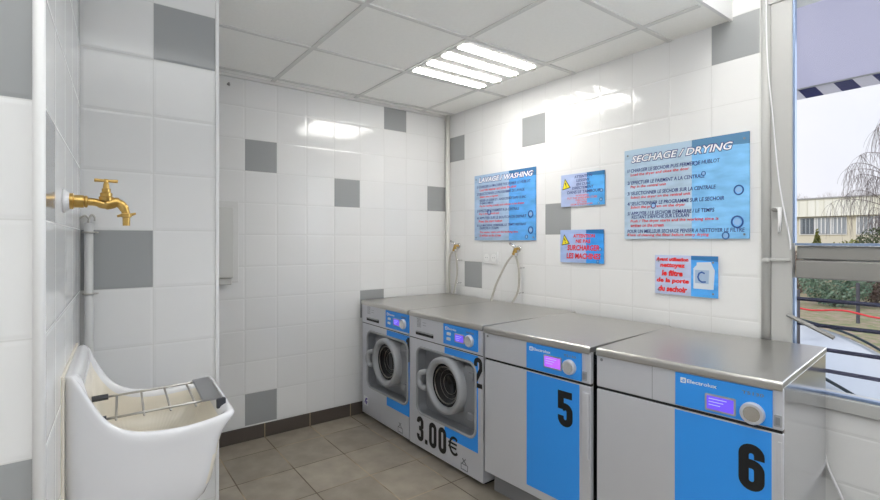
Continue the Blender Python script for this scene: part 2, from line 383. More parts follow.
# ------------------------------------------------------------ posters
def board_mat(name, left, right, split, x0=0, top=None, H=1):
    m = mat(name, left, .25, spec=.4); n = m.node_tree; b = n.nodes['Principled BSDF']; g = G(m)
    t = n.nodes.new('ShaderNodeTexCoord'); s = n.nodes.new('ShaderNodeSeparateXYZ'); n.links.new(t.outputs['Object'], s.inputs[0])
    wv = n.nodes.new('ShaderNodeTexNoise'); wv.inputs['Scale'].default_value = 9; wv.inputs['Detail'].default_value = 3
    mp = n.nodes.new('ShaderNodeMapping'); mp.inputs['Scale'].default_value = (1, 1, 3); n.links.new(t.outputs['Object'], mp.inputs[0]); n.links.new(mp.outputs[0], wv.inputs['Vector'])
    st = g.m('GREATER_THAN', s.outputs[0], split)
    nn = n.nodes.new('ShaderNodeMapRange'); n.links.new(wv.outputs['Fac'], nn.inputs[0]); nn.inputs[1].default_value = .3; nn.inputs[2].default_value = .7
    def mix(f, a, c):
        x = n.nodes.new('ShaderNodeMixRGB')
        for idx, v in enumerate((f, a, c)):
            if isinstance(v, tuple): x.inputs[idx].default_value = (*v, 1)
            else: n.links.new(v, x.inputs[idx])
        return x.outputs[0]
    lft = mix(nn.outputs[0], left, tuple(c*.8 for c in left)); rgt = mix(nn.outputs[0], right, tuple(min(1, c*1.35) for c in right))
    band = g.m('GREATER_THAN', g.m('ADD', s.outputs[2], g.m('MULTIPLY', s.outputs[0], .05)), H)
    c = mix(st, lft, rgt); bandc = mix(st, tuple(c_*.9 for c_ in left), tuple(c_*.55 for c_ in right))
    c = mix(band, c, bandc)
    n.links.new(c, b.inputs['Base Color']); return m
def poster(name, x0, x1, z0, z1, label, left, right, split, dy=-.012, rz=0):
    p = empty(name, (x0, -.002, z0), 0, label, 'sign')
    W_, H_ = x1-x0, z1-z0
    obj('board', B(0, W_, -.008, 0, 0, H_), board_mat(name+'_print', left, right, W_*split, H=H_*.95), p, bevel=.001, seg=1)
    return p, W_, H_
def drop(p, x, z, r):
    o = obj('water_drop', tube(bmesh.new(), [(x+r*math.cos(a*PI/8)*.9, -.0085, z+r*math.sin(a*PI/8)) for a in range(16)], r*.15, 6, close=True), M_drop, p, smooth=True)
    obj('highlight', L([(r*.6, -.0092), (r*.6, -.008)], (x, 0, z), n=16), M_dropl, o)
def screws(p, W_, H_):
    for x, z in ((.02, .02), (W_-.02, .02), (.02, H_-.03), (W_-.02, H_-.03)): obj('screw', L([(.001, -.0115), (.005, -.0105), (.005, -.008)], (x, 0, z), n=10), M_inkg, p)
def lines(p, W_, H_, rows, x0, ):
    """rows: (text, start fraction, end fraction, baseline fraction, height, material)"""
    for s, a, b, zb, h, m in rows: text('text_line', s, W_*a, W_*b, H_*zb, H_*(zb)+h, m, p, y=-.0083, off=.012, shear=.12)
N_, R_ = M_navy, M_red
p, w_, h_ = poster('drying_instructions', 1.62, 2.238, 1.266, 1.752, 'large blue drying instructions board, biggest of the wall signs, nearest the window', (.50, .66, .82), (.20, .46, .78), .59)
text('title', 'SECHAGE / DRYING', w_*.065, w_*.895, h_*.845, h_*.935, M_navy, p, y=-.0083, off=.07, shear=.25)
text('title_fill', 'SECHAGE / DRYING', w_*.07, w_*.89, h_*.853, h_*.927, M_wtext, p, y=-.0092, off=.02, shear=.25)
lh = .019
lines(p, w_, h_, [
 ('1/ CHARGER LE SECHOIR PUIS FERMER LE HUBLOT', .03, .80, .745, lh, N_), ('Load the dryer and close the door', .06, .57, .695, lh, R_),
 ('2/ EFFECTUER LE PAIEMENT A LA CENTRALE', .03, .69, .61, lh, N_), ('Pay in the central unit', .06, .38, .56, lh, R_),
 ('3/ SELECTIONNER LE SECHOIR SUR LA CENTRALE', .03, .77, .49, lh, N_), ('Select the dryer on the central unit', .06, .58, .44, lh, R_),
 ('4/ SELECTIONNER LE PROGRAMME SUR LE SECHOIR', .03, .83, .375, lh, N_), ('Select the program on the dryer', .06, .54, .33, lh, R_),
 ("5/ APPUYER / LE SECHOIR DEMARRE / LE TEMPS", .03, .76, .265, lh, N_), ("RESTANT S'AFFICHE SUR L'ECRAN", .07, .57, .225, lh, N_),
 ('Push / The dryer starts and the working time is', .06, .79, .175, lh, R_), ('written on the screen', .06, .36, .13, lh, R_),
 ('POUR UN MEILLEUR SECHAGE PENSER A NETTOYER LE FILTRE', .03, .97, .065, lh, N_), ('Think of cleaning the filter before every drying', .03, .72, .02, lh, R_)], 0)
for x, z, r in ((.93, .46, .021), (.92, .16, .026), (.84, .03, .016), (.62, .76, .010), (.68, .65, .010), (.27, .36, .014)): drop(p, w_*x, h_*z, r)
screws(p, w_, h_)
p, w_, h_ = poster('washing_instructions', .357, .972, 1.258, 1.748, 'large blue washing instructions board above the two hose taps', (.42, .58, .80), (.10, .34, .72), .60)
text('title', 'LAVAGE / WASHING', w_*.08, w_*.97, h_*.875, h_*.965, M_navy, p, y=-.0083, off=.07, shear=.25)
text('title_fill', 'LAVAGE / WASHING', w_*.085, w_*.965, h_*.883, h_*.957, M_wtext, p, y=-.0092, off=.02, shear=.25)
lines(p, w_, h_, [
 ('1/ CHARGER LA MACHINE PUIS FERMER LE HUBLOT', .05, .93, .80, lh, N_), ('Load the washer and close the door', .1, .72, .75, lh, R_),
 ('2/ SELECTIONNER LE PROGRAMME DE LAVAGE', .05, .84, .69, lh, N_), ('Select the program', .1, .42, .64, lh, R_),
 ('VERSER LA LESSIVE ET L ADOUCISSANT DANS LE BAC', .1, .86, .59, lh*.9, N_), ('OU DANS LE TAMBOUR', .1, .34, .55, lh*.8, N_), ('Put the washing powder and softener in the drawer', .1, .84, .50, lh, R_),
 ('3/ EFFECTUER LE PAIEMENT A LA CENTRALE', .05, .76, .43, lh, N_), ('Pay in the central unit', .09, .44, .38, lh, R_),
 ('4/ APPUYER SUR LE BOUTON DE DEPART', .05, .87, .32, lh, N_), ('Press the start button', .08, .49, .27, lh, R_),
 ('5/ LA MACHINE DEMARRE, LE TEMPS RESTANT', .05, .87, .205, lh, N_), ("S'AFFICHE A L'ECRAN", .1, .43, .165, lh, N_), ('The washer starts and the working time', .1, .74, .10, lh, R_), ('is written on the screen', .1, .47, .055, lh, R_)], 0)
for x, z, r in ((.93, .36, .022), (.93, .14, .022), (.87, .05, .012), (.27, .42, .018), (.62, .62, .008)): drop(p, w_*x, h_*z, r)
screws(p, w_, h_)
def warn(p, x, z, s):
    t = obj('warning_triangle', SL([(x, z), (x+s, z+s*.18), (x+s*.32, z+s*1.12)], -.0095, -.008), M_black, p)
    k = .12; c = (x+s*.44, z+s*.43)
    tri = [(c[0]+(a-c[0])*(1-k*1.6), c[1]+(b-c[1])*(1-k*1.6)) for a, b in ((x, z), (x+s, z+s*.18), (x+s*.32, z+s*1.12))]
    obj('yellow_field', SL(tri, -.0102, -.0094), M_yellow, t)
    bm = bmesh.new(); stroke(bm, [(x+s*.37, z+s*.72), (x+s*.46, z+s*.42)], s*.1, -.0108, -.0101); stroke(bm, [(x+s*.48, z+s*.33), (x+s*.50, z+s*.25)], s*.1, -.0108, -.0101)
    obj('exclamation_mark', bm, M_black, t)
def rows(p, w_, h_, rr, off=.02, shear=.1):
    for s, a, b, z0, z1, m in rr: text('text_line', s, w_*a, w_*b, h_*z0, h_*z1, m, p, y=-.0083, off=off, shear=shear)
p, w_, h_ = poster('detergent_warning', 1.182, 1.492, 1.466, 1.664, 'small blue warning sign with dark lettering and yellow triangle, upper of the pair', (.48, .58, .86), (.10, .38, .80), .62)
warn(p, .012, h_*.53, .062)
rows(p, w_, h_, [('ATTENTION', .33, .74, .86, .94, N_), ('LESSIVE', .38, .68, .745, .825, N_), ('EN CUBE', .38, .70, .63, .71, N_), ('DIRECTEMENT', .28, .77, .52, .60, N_), ('DANS LE TAMBOUR', .16, .92, .39, .48, N_),
 ('WARNING', .36, .66, .30, .35, M_redsoft), ('PUT THE WASHING CUBE', .16, .85, .22, .28, M_redsoft), ('DIRECTLY', .36, .62, .155, .205, M_redsoft), ('IN THE', .40, .62, .095, .14, M_redsoft), ('DRUM OF THE WASHER', .24, .75, .03, .08, M_redsoft)], .012)
for x, z, r in ((.94, .42, .010), (.93, .15, .010), (.88, .05, .006)): drop(p, w_*x, h_*z, r)
p, w_, h_ = poster('overload_warning', 1.176, 1.486, 1.122, 1.322, 'small blue warning sign with red lettering and yellow triangle, lower of the pair', (.42, .55, .88), (.05, .30, .78), .62)
warn(p, .012, h_*.52, .062)
rows(p, w_, h_, [('ATTENTION', .32, .82, .76, .87, M_red), ('NE PAS', .38, .72, .60, .71, M_red), ('SURCHARGER', .18, .92, .37, .54, M_red), ('LES MACHINES', .16, .94, .12, .29, M_red)], .03)
for x, z, r in ((.93, .42, .010), (.88, .06, .008)): drop(p, w_*x, h_*z, r)
p, w_, h_ = poster('filter_notice', 1.796, 2.104, .982, 1.182, 'small blue and white notice with red lettering and dryer picture, under the drying board', (.55, .64, .88), (.08, .34, .80), .60)
rows(p, w_, h_, [('Avant utilisation', .02, .56, .85, .95, M_red), ('nettoyez', .09, .51, .66, .80, M_red), ('le filtre', .12, .47, .47, .62, M_red), ('de la porte', .03, .57, .27, .42, M_red), ('du sechoir', .06, .54, .07, .22, M_red)], .05)
dr = obj('dryer_picture', SL([(w_*.64, h_*.2), (w_*.94, h_*.2), (w_*.96, h_*.66), (w_*.91, h_*.82), (w_*.90, h_*.86), (w_*.69, h_*.84), (w_*.69, h_*.78), (w_*.64, h_*.70)], -.0095, -.008), mat('picture_grey', (.62, .68, .76), .4), p)
obj('picture_window', SL([(w_*.665, h_*.34), (w_*.87, h_*.33), (w_*.88, h_*.66), (w_*.665, h_*.66)], -.0102, -.0094), mat('picture_pale', (.36, .48, .66), .4), dr)
bm = bmesh.new(); stroke(bm, [(w_*.81+.001, h_*.58), (w_*.77, h_*.61), (w_*.73, h_*.58), (w_*.71, h_*.49), (w_*.73, h_*.41), (w_*.77, h_*.37), (w_*.83, h_*.38)], .007, -.0108, -.0101); obj('picture_arc', bm, M_drop, dr)
screws(p, w_, h_)

# ------------------------------------------------------------ double socket
sk = empty('wall_socket', (.455, 0, 1.085), 0, 'white double wall socket plate between the two hose taps', 'socket')
obj('plate', B(0, .155, -.010, 0, 0, .09), mat('socket_white', (.72, .72, .72), .4), sk, bevel=.003)
for x in (.04, .115):
    s_ = obj('outlet', L([(.028, -.0125), (.028, -.010)], (x, 0, .045), n=24), M_white, sk)
    bm = bmesh.new(); tube(bm, [(x-.009, -.0135, .045), (x-.009, -.012, .045)], .003, 8); tube(bm, [(x+.009, -.0135, .045), (x+.009, -.012, .045)], .003, 8); obj('pin_hole', bm, M_inkg, s_)

# ------------------------------------------------------------ hose taps
def hose_tap(x, z, hoseA, hoseB, label, la, lb, clamps):
    t = empty('hose_tap', (x, 0, z), 0, label, 'tap', )
    t.scale = (.82, .82, .82)
    bm = bmesh.new(); tube(bm, [(.0, 0, .0), (0, -.05, 0)], .012, 12); tube(bm, [(0, -.045, .012), (-.004, -.05, -.02), (-.02, -.055, -.05)], [.013, .014, .011], 12); tube(bm, [(0, -.045, -.01), (.012, -.05, -.042)], .011, 12)
    obj('valve_body', bm, M_brass, t, smooth=True)
    obj('flange', L([(.026, -.001), (.024, -.008), (.012, -.010)], (0, 0, 0), n=20), M_chrome, t, smooth=True)
    bm = bmesh.new(); tube(bm, [(.018, -.06, .012), (-.006, -.062, .022), (-.05, -.062, .044)], [.010, .013, .009], 10); obj('lever', bm, M_chrome, t, smooth=True)
    obj('hose_nut', tube(bmesh.new(), [(.010, -.05, -.036), (.016, -.05, -.058)], .014, 8), M_chrome, t)
    a = tag(obj('hose', tube(bmesh.new(), spline(hoseA), .0075, 8), M_hose, smooth=True), la, 'hose')
    b = obj('hose', tube(bmesh.new(), spline(hoseB), .0075, 8), M_hose, smooth=True); tag(b, lb, 'hose')
    for cz, cx, cy in clamps:
        bm = bmesh.new(); tube(bm, [(cx, 0, cz), (cx, cy-.004, cz)], .004, 8); tube(bm, [(cx-.012, cy, cz), (cx+.004, cy-.004, cz)], .0065, 8); obj('clip', bm, M_chrome, b, smooth=True)
hose_tap(.155, 1.215, [(.14, -.05, 1.17), (.115, -.055, 1.13), (.10, -.055, 1.05), (.095, -.05, .95), (.105, -.05, .835)], [(.165, -.042, 1.165), (.19, -.05, 1.10), (.19, -.045, 1.0), (.178, -.05, .92), (.155, -.05, .835)],
         'brass hose tap with grey lever in the left corner of the poster wall', 'grey hose bowing left from the corner tap', 'grey hose on the right of the corner tap', [(1.10, .195, -.04), (.92, .185, -.045)])
hose_tap(.815, 1.200, [(.80, -.05, 1.155), (.762, -.07, 1.10), (.705, -.09, .99), (.675, -.10, .92), (.65, -.11, .835)], [(.825, -.042, 1.15), (.858, -.05, 1.07), (.858, -.045, .98), (.85, -.055, .90), (.835, -.09, .835)],
         'brass hose tap with grey lever below the right edge of the washing board', 'grey hose sweeping left from the tap under the washing board', 'grey hose hanging straighter from the tap under the washing board', [(1.07, .862, -.04), (.90, .855, -.045)])

# ------------------------------------------------------------ ceiling light
def fixture(x, y, z, label):
    f = empty('ceiling_light', (x, y, z), 0, label, 'ceiling light', 'recessed ceiling lights')
    s = .571
    bm = bmesh.new(); box(bm, 0, s, 0, s, -.002, .0035)
    obj('housing', bm, mat('fixture_louvre', (.62, .62, .60), .3, .3), f)
    pit = s/4
    for k in range(4):
        cx = pit*(k+.5)
        bm = bmesh.new(); box(bm, cx-.030, cx+.030, .008, s-.03, -.006, -.0025); obj('lit_tube', bm, M_tube, f)
        obj('lamp_holder', B(cx-.012, cx+.018, s-.05, s-.012, -.018, -.0065), M_steelwire, f, bevel=.003)
    return f
fixture(.697, -.838, 2.276, 'square recessed ceiling light with four bright tubes above the machines')
fixture(2.22, -1.15, HT-.002, 'added square fill light in the raised ceiling before the window, out of view')  # extra fixture added out of view to brighten the room

# ------------------------------------------------------------ machines
def lid(p, wd, depth, z0=.805, z1=.828, ov=.012, m=None):
    r = .012; pr = [(depth, z0), (depth, z1)]
    for k in range(6):
        a = PI/2*k/5; pr.append((-ov+r-r*math.sin(a), z1-r+r*math.cos(a)))
    pr += [(-ov, z0-.004), (-ov+.004, z0-.008), (-ov+.01, z0)]
    o = obj('top', profx(bmesh.new(), pr, .002, wd-.002), m or M_top, p)
    md = o.modifiers.new('bevel', 'BEVEL'); md.width = .003; md.segments = 2; md.limit_method = 'ANGLE'; md.angle_limit = .7
    return o
def logo(pan, x, z, s, wd):
    o = obj('logo', SL(rrect(x, x+s, z, z+s, s*.08), -.0125, -.011), M_wtext, pan)
    bm = bmesh.new(); stroke(bm, [(x+s*.26+(s*.0), z+s*.5)]+[(x+s*.52+s*.26*math.cos(math.radians(a)), z+s*.5+s*.26*math.sin(math.radians(a))) for a in range(180, 450, 30)], s*.12, -.0132, -.0124)
    stroke(bm, [(x+s*.52, z+s*.2), (x+s*.52, z+s*.8)], s*.12, -.0132, -.0124)
    obj('logo_mark', bm, M_blue, o)
    text('brand_lettering', 'Electrolux', x+s*1.2, x+wd, z+s*.16, z+s*.84, M_wtext, pan, y=-.0112, off=.015)
def panel(p, bx0, bx1, z0, z1, d, knob, kr, disp, buttons, model, dm, lw=.1):
    """blue control fascia with display and dial"""
    pan = obj('control_fascia', B(bx0, bx1, -.011, -.004, z0, z1), M_blue, p)
    logo(pan, bx0+.018, z1-.032, .018, lw)
    dx0, dx1, dz0, dz1 = disp
    fr_ = obj('display_bezel', SL(rrect(dx0-.006, dx1+.006, dz0-.006, dz1+.006, .004), -.0135, -.011), M_silver2, pan)
    dd = obj('display', B(dx0, dx1, -.0142, -.013, dz0, dz1), dm, fr_)
    bm = bmesh.new()
    for k in range(3): box(bm, dx0+.006, dx0+(dx1-dx0)*(.75-.12*k), -.0147, -.014, dz1-.010-.010*k, dz1-.0075-.010*k)
    obj('readout', bm, M_dispink, dd)
    kx, kz = knob
    kb = obj('dial', L([(.001, -.026), (kr*.62, -.026), (kr*.66, -.023), (kr*.72, -.026), (kr*.93, -.026), (kr, -.022), (kr*1.02, -.011)], (kx, 0, kz), n=36), M_silver, pan, smooth=False)
    for pl in kb.data.polygons: pl.use_smooth = True
    kb.modifiers.new('e', 'EDGE_SPLIT').split_angle = .5
    obj('dial_ring', L([(kr*.60, -.0268), (kr*.70, -.0268), (kr*.70, -.023), (kr*.60, -.023)], (kx, 0, kz), n=36), M_chrome, kb, smooth=False)
    for bx, bz in buttons: obj('button', SL(rrect(bx, bx+.032, bz, bz+.015, .004), -.014, -.011), M_btn, pan)
    if model: text('model_lettering', model, kx+.0-.03, kx+.03, z1-.026, z1-.016, M_inkg, pan, y=-.0112, off=.01)
    return pan
def icon_box(p, x, z, s, mt, name='sticker_drawing'):
    bm = bmesh.new(); w = s*.08
    stroke(bm, [(x, z), (x+s, z), (x+s, z+s*.55), (x, z+s*.55)], w, -.0055, -.005, True)
    stroke(bm, [(x+s*.1, z+s*.55), (x+s*.7, z+s*1.15)], w*1.3, -.0055, -.005); stroke(bm, [(x+s*.2, z+s*1.1), (x+s*.8, z+s*.6)], w*1.3, -.0055, -.005)
    return obj(name, bm, mt, p)
def washer(x0, wd, num, label, price=False, sticker=False, rz=0, fy=-.798):
    p = empty('washing_machine', (x0, fy, 0), rz, label, 'washing machine', 'washing machines')
    D = .76
    # cabinet with the rounded recess for the door
    rx0, rx1, rz0, rz1, rd = .085, .598, .235, .618, .055
    bm = bmesh.new(); hole = rrect(rx0, rx1, rz0, rz1, .05, 8); X0, X1, Z0, Z1 = 0, wd-.004, .025, .80
    outer = []
    cx, cz = (rx0+rx1)/2, (rz0+rz1)/2
    N = len(hole); ins = []
    for (a, b) in hole:                         # matching point on the outer rectangle
        dx, dz = a-cx, b-cz; t = min(((X1-cx)/dx if dx > 1e-6 else (X0-cx)/dx if dx < -1e-6 else 9e9), ((Z1-cz)/dz if dz > 1e-6 else (Z0-cz)/dz if dz < -1e-6 else 9e9))
        outer.append([cx+dx*t, cz+dz*t])
    for (qx, qz) in ((X0, Z0), (X1, Z0), (X1, Z1), (X0, Z1)):
        k = min(range(N), key=lambda i: (outer[i][0]-qx)**2+(outer[i][1]-qz)**2); outer[k] = [qx, qz]
    ov = [bm.verts.new((a, 0, b)) for a, b in outer]; hv = [bm.verts.new((a, 0, b)) for a, b in hole]; dv = [bm.verts.new((cx+(a-cx)*.97, rd, cz+(b-cz)*.97)) for a, b in hole]
    ob = [bm.verts.new((a, D, b)) for a, b in outer]
    for i in range(N):
        j = (i+1) % N
        bm.faces.new((ov[i], ov[j], hv[j], hv[i])); bm.faces.new((ov[i], ob[i], ob[j], ov[j]))
    bmesh.ops.delete(bm, geom=dv, context='VERTS'); bm.faces.new(ob)
    obj('cabinet', bm, M_silver, p)
    bm = bmesh.new(); hv = [bm.verts.new((a, .0005, b)) for a, b in hole]; dv = [bm.verts.new((cx+(a-cx)*.97, rd, cz+(b-cz)*.97)) for a, b in hole]
    for i in range(N): bm.faces.new((hv[i], hv[(i+1) % N], dv[(i+1) % N], dv[i]))
    bm.faces.new(dv); obj('door_recess', bm, M_recess, p)  # inside coloured darker than the cabinet, shade put into the colour
    bm = bmesh.new(); box(bm, .03, wd-.03, .04, D-.03, 0.0, .026); obj('plinth', bm, M_gap, p)
    # rim around the recess
    rim = rrect(rx0-.004, rx1+.004, rz0-.004, rz1+.004, .052, 8); o = obj('recess_rim', tube(bmesh.new(), [(a, -.003, b) for a, b in rim], .0075, 8, close=True), M_silver2, p, smooth=True)
    bm = bmesh.new(); box(bm, 0, wd-.004, -.004, .0, .672, .80); obj('control_panel', bm, M_silver, p, bevel=.002)
    obj('panel_joint', B(0.002, wd-.006, -.0012, .0, .667, .672), M_gap, p)
    # blue print on the front, open around the recess
    bx0, bx1, bz0, bz1 = .343, .617, .165, .664
    hp = rrect(rx0-.004, rx1+.004, rz0-.004, rz1+.004, .052, 8)
    inn = [(bx0, rz1+.004)] + hp[:9][::-1] + hp[::-1][:9] + [(bx0, rz0-.004)]
    outp = [(bx0, bz1)] + [(a_, bz1) for a_, b_ in hp[:9][::-1][:4]] + [(bx1, bz1)] + [(bx1, b_) for a_, b_ in hp[:9][::-1][5:]] + [(bx1, b_) for a_, b_ in hp[::-1][:4]] + [(bx1, bz0)] + [(a_, bz0) for a_, b_ in hp[::-1][:9][5:]] + [(bx0, bz0)]
    bm = bmesh.new(); Vi = [bm.verts.new((a_, -.0012, b_)) for a_, b_ in inn]; Vo = [bm.verts.new((a_, -.0012, b_)) for a_, b_ in outp]
    for k in range(len(Vi)-1): bm.faces.new((Vi[k], Vi[k+1], Vo[k+1], Vo[k]))
    ex_ = bmesh.ops.extrude_face_region(bm, geom=bm.faces[:])
    for q_ in ex_['geom']:
        if isinstance(q_, bmesh.types.BMVert): q_.co.y += .001
    obj('blue_panel', bm, M_blue, p)
    panel(p, .345, .622, .686, .797, 0, (.566, .735), .031, (.45, .517, .716, .752), [(.378, .738), (.376, .710)], 'W555H', M_disp, lw=.095)
    obj('drawer_handle', SL(rrect(.07, .245, .693, .712, .005), -.0045, .0), M_gap, p)
    obj('drawer_lip', B(.085, .245, -.016, -.004, .711, .718), M_silver2, p, bevel=.002)
    bm = bmesh.new()
    for i in range(2):
        for j in range(3): x, z = .085+.022*i, .742+.018*j; stroke(bm, [(x, z), (x+.014, z), (x+.014, z+.012), (x, z+.012)], .002, -.0048, -.004, True)
    for j in range(2): box(bm, .14, .175, -.0048, -.004, .755+.016*j, .757+.016*j)
    obj('wash_symbols', bm, M_inkg, p)
    # door
    dc = (.368, 0, .458)
    dr = obj('door', L([(.116, .012), (.118, -.018), (.123, -.034), (.131, -.041), (.146, -.042), (.154, -.034), (.157, .0), (.154, .045)], dc, n=56, cap=False), M_silver2, p, smooth=True)
    # hinge plate behind the ring, reaching to the right
    obj('hinge_plate', SL(rrect(.50, .585, .30, .598, .030, 6), .006, .050), M_recess, dr)
    obj('hinge', B(.548, .588, -.012, .01, .32, .36), M_recess, dr, bevel=.005); obj('hinge', B(.548, .588, -.012, .01, .53, .57), M_recess, dr, bevel=.005)
    g = obj('door_glass', L([(.001, .030), (.05, .026), (.085, .012), (.108, -.004), (.117, -.014), (.117, .02)], dc, n=48), M_glass_door, dr, smooth=True)
    g2 = obj('glass_ring', tube(bmesh.new(), [(dc[0]+.100*math.cos(a*PI/24), -.012, dc[2]+.100*math.sin(a*PI/24)) for a in range(48)], .0035, 6, close=True), M_drum, g, smooth=True)
    bm = bmesh.new()
    for r in (.080, .056): tube(bm, [(dc[0]+r*math.cos(a*PI/18), .010+(.1-r)*.2, dc[2]+r*math.sin(a*PI/18)) for a in range(36)], .0012, 5, close=True)
    obj('drum_ridges', bm, M_drum, g, smooth=True)
    bm = bmesh.new(); tube(bm, spline([(dc[0]-.155, -.03, dc[2]+.045), (dc[0]-.195, -.042, dc[2]+.03), (dc[0]-.208, -.045, dc[2]-.01), (dc[0]-.19, -.042, dc[2]-.045), (dc[0]-.155, -.03, dc[2]-.05)], 4), [.016]*17, 10)
    obj('door_handle', bm, M_silver2, dr, smooth=True)
    bm = bmesh.new()
    if num == '1': glyph(bm, '1', .588, .505, .030, .15, .024, -.0020, -.0013)
    else: glyph(bm, '2', .588, .502, .062, .155, .023, -.0020, -.0013)
    obj('number', bm, M_black, p)
    if price:
        bm = bmesh.new(); X = .078; hh = .145
        glyph(bm, '3', X, .062, .066, hh, .026, -.0020, -.0013); box(bm, X+.082, X+.106, -.0020, -.0013, .062, .088)
        glyph(bm, '0', X+.122, .062, .070, hh, .026, -.0020, -.0013); glyph(bm, '0', X+.210, .062, .070, hh, .026, -.0020, -.0013)
        obj('price_figures', bm, M_black, p)
        bm = bmesh.new(); ex, ez = X+.350, .138; stroke(bm, [(ex+.038*math.cos(math.radians(a)), ez+.045*math.sin(math.radians(a))) for a in range(50, 320, 22)], .014, -.0022, -.0013)
        stroke(bm, [(ex-.05, ez+.011), (ex+.022, ez+.011)], .010, -.0022, -.0013); stroke(bm, [(ex-.05, ez-.011), (ex+.018, ez-.011)], .010, -.0022, -.0013)
        obj('euro_sign', bm, M_black, p)
        bm = bmesh.new()
    icon_box(p, .485, .040, .052, M_inkg).location.y = .0042
    if sticker:
        s_ = obj('sticker', B(.025, .085, -.0014, -.0003, .085, .150), M_wtext, p)
        bm = bmesh.new(); stroke(bm, [(.04, .10), (.055, .13), (.075, .135)], .012, -.0020, -.0014); stroke(bm, [(.06, .095), (.07, .118)], .014, -.0020, -.0014); obj('sticker_print', bm, mat('violet_print', (.10, .06, .38), .5), s_)
    lid(p, wd, D+.005)
    return p
washer(.036, .612, '1', 'silver front loading washing machine numbered 1 in the corner', sticker=True)
washer(.664, .660, '2', 'silver front loading washing machine numbered 2 marked 3.00€', price=True, rz=math.radians(1.2), fy=-.803)
def dryer(A, Bp, num, label, seam=None, disp=M_disp5, geo=None, depth=.715, model='T5130'):
    rz = math.atan2(Bp[1]-A[1], Bp[0]-A[0]); wd = math.hypot(Bp[0]-A[0], Bp[1]-A[1])-.008
    p = empty('tumble_dryer', (A[0], A[1], 0), rz, label, 'dryer', 'tumble dryers')
    bx0, bx1, d0, d1, dz0, dz1, kx, kz, kr, fx0, fz0, nx0, nx1, nz0, nz1 = geo
    D = depth
    obj('cabinet', B(0, wd, .02, D, .10, .805), M_side, p, bevel=.003)
    obj('plinth', B(.02, wd-.02, .05, D-.03, .0, .10), M_gap if num == '6' else mat('plinth_grey', (.22, .22, .23), .5), p)
    obj('control_panel', B(0, wd, .0, .022, .674, .802), M_silver, p, bevel=.004)
    if seam: obj('panel_joint', B(seam, seam+.0015, -.0004, .0, .676, .80), M_inkg, p)
    obj('front_gap', B(.003, wd-.003, .006, .022, .655, .675), M_gap, p)
    fp = obj('front_panel', B(0, wd, .0, .022, .105, .664), M_silver, p, bevel=.004)
    bl = obj('blue_panel', B(fx0, bx1-.012 if num == '5' else bx1-.003, -.0012, .0, fz0, .661), M_blue, p)
    pan = panel(p, bx0, bx1, .680, .794, 0, (kx, kz), kr, (d0, d1, dz0, dz1), [], model, disp, lw=.115)
    for o in [pan]: o.location.y = .004
    sw = obj('rocker_switch', SL(rrect(bx1+.004, bx1+.024, .686, .722, .003), -.004, .0), M_silver2, p)
    obj('rocker', SL(rrect(bx1+.008, bx1+.020, .692, .716, .002), -.006, -.004), M_recess, sw)
    hp = obj('grip_strip', B(wd-.034 if num == '5' else wd-.012, wd-.002, -.014 if num == '5' else -.004, .0, .37 if num == '5' else .12, .640), M_silver, p, bevel=.004 if num == '5' else .001)
    bm = bmesh.new(); glyph(bm, num, nx0, nz0, nx1-nx0, nz1-nz0, (nx1-nx0)*.40, -.0022, -.0012); obj('number', bm, M_black, p)
    obj('screw', L([(.001, -.002), (.006, -.0015), (.006, 0)], (.022, 0, .783), n=12), M_recess, p)
    lid(p, wd+.004, D+.01)
    return p
dryer((1.346, -.804), (1.950, -.768), '5', 'silver tumble dryer with blue door panel numbered 5', geo=(.272, .557, .376, .457, .708, .752, .503, .728, .031, .268, .144, .440, .513, .468, .618))
dryer((1.964, -.760), (2.590, -.700), '6', 'silver tumble dryer numbered 6 beside the window', seam=.222, disp=M_disp, geo=(.307, .595, .410, .490, .694, .738, .543, .712, .034, .303, .10, .502, .574, .462, .610), depth=.68)

# ------------------------------------------------------------ wall box on the left wall
wb = empty('wall_box', (0, -1.69, 0), 0, 'tall pale grey plastic box on the left wall by the partition', 'dispenser')
obj('casing', B(0, .10, -.26, 0, 1.035, 1.455), mat('pale_box', (.60, .60, .58), .5), wb, bevel=.006)
obj('base', B(0, .088, -.255, -.006, .992, 1.033), mat('pale_box2', (.52, .52, .5), .5), wb, bevel=.006)
obj('back_plate', B(0, .012, -.28, .05, 1.0, 1.50), mat('box_plate', (.66, .66, .65), .5), wb, bevel=.004)
hk = obj('ceiling_hook', tube(bmesh.new(), [(0, -1.70, 2.215), (.03, -1.70, 2.215), (.036, -1.70, 2.20)], .006, 8), M_trans, smooth=True); tag(hk, 'tiny dark hook high on the left wall just under the ceiling', 'hook')

# ------------------------------------------------------------ brass tap
SINK = Matrix.Translation((1.175, -2.419, 0)) @ Matrix.Rotation(SA, 4, 'Z')
def onwall(x, y, z): return SINK @ Vector((x, y, z))
c0 = onwall(.55, 0, 1.350)
tp = empty('brass_tap', c0, SA, 'brass garden tap with T handle above the white sink', 'tap'); tp.scale = (.89, .89, .89)
obj('wall_rose', L([(.001, .0), (.030, .0), (.030, .004), (.022, .014), (.018, .016)], (0, 0, 0), n=32), M_ceram, tp, smooth=True)
br = obj('coupling', L([(.017, .010), (.021, .012), (.021, .022), (.0165, .024), (.0165, .044), (.012, .045)], (0, 0, 0), n=32), M_brass, tp, smooth=True); br.modifiers.new('e', 'EDGE_SPLIT').split_angle = .6
bm = bmesh.new(); tube(bm, [(0, .044, 0), (0, .048, 0), (0, .05, 0), (0, .053, 0)], [.014, .016, .016, .012], 20)
tube(bm, spline([(0, .05, 0), (0, .068, -.001), (0, .086, -.006), (0, .10, -.004), (0, .114, .0), (0, .126, -.006), (0, .134, -.020), (0, .137, -.034)], 5), [.010]*8+[.0115]*4+[.014]*10+[.0115]*8+[.010]*6, 18)
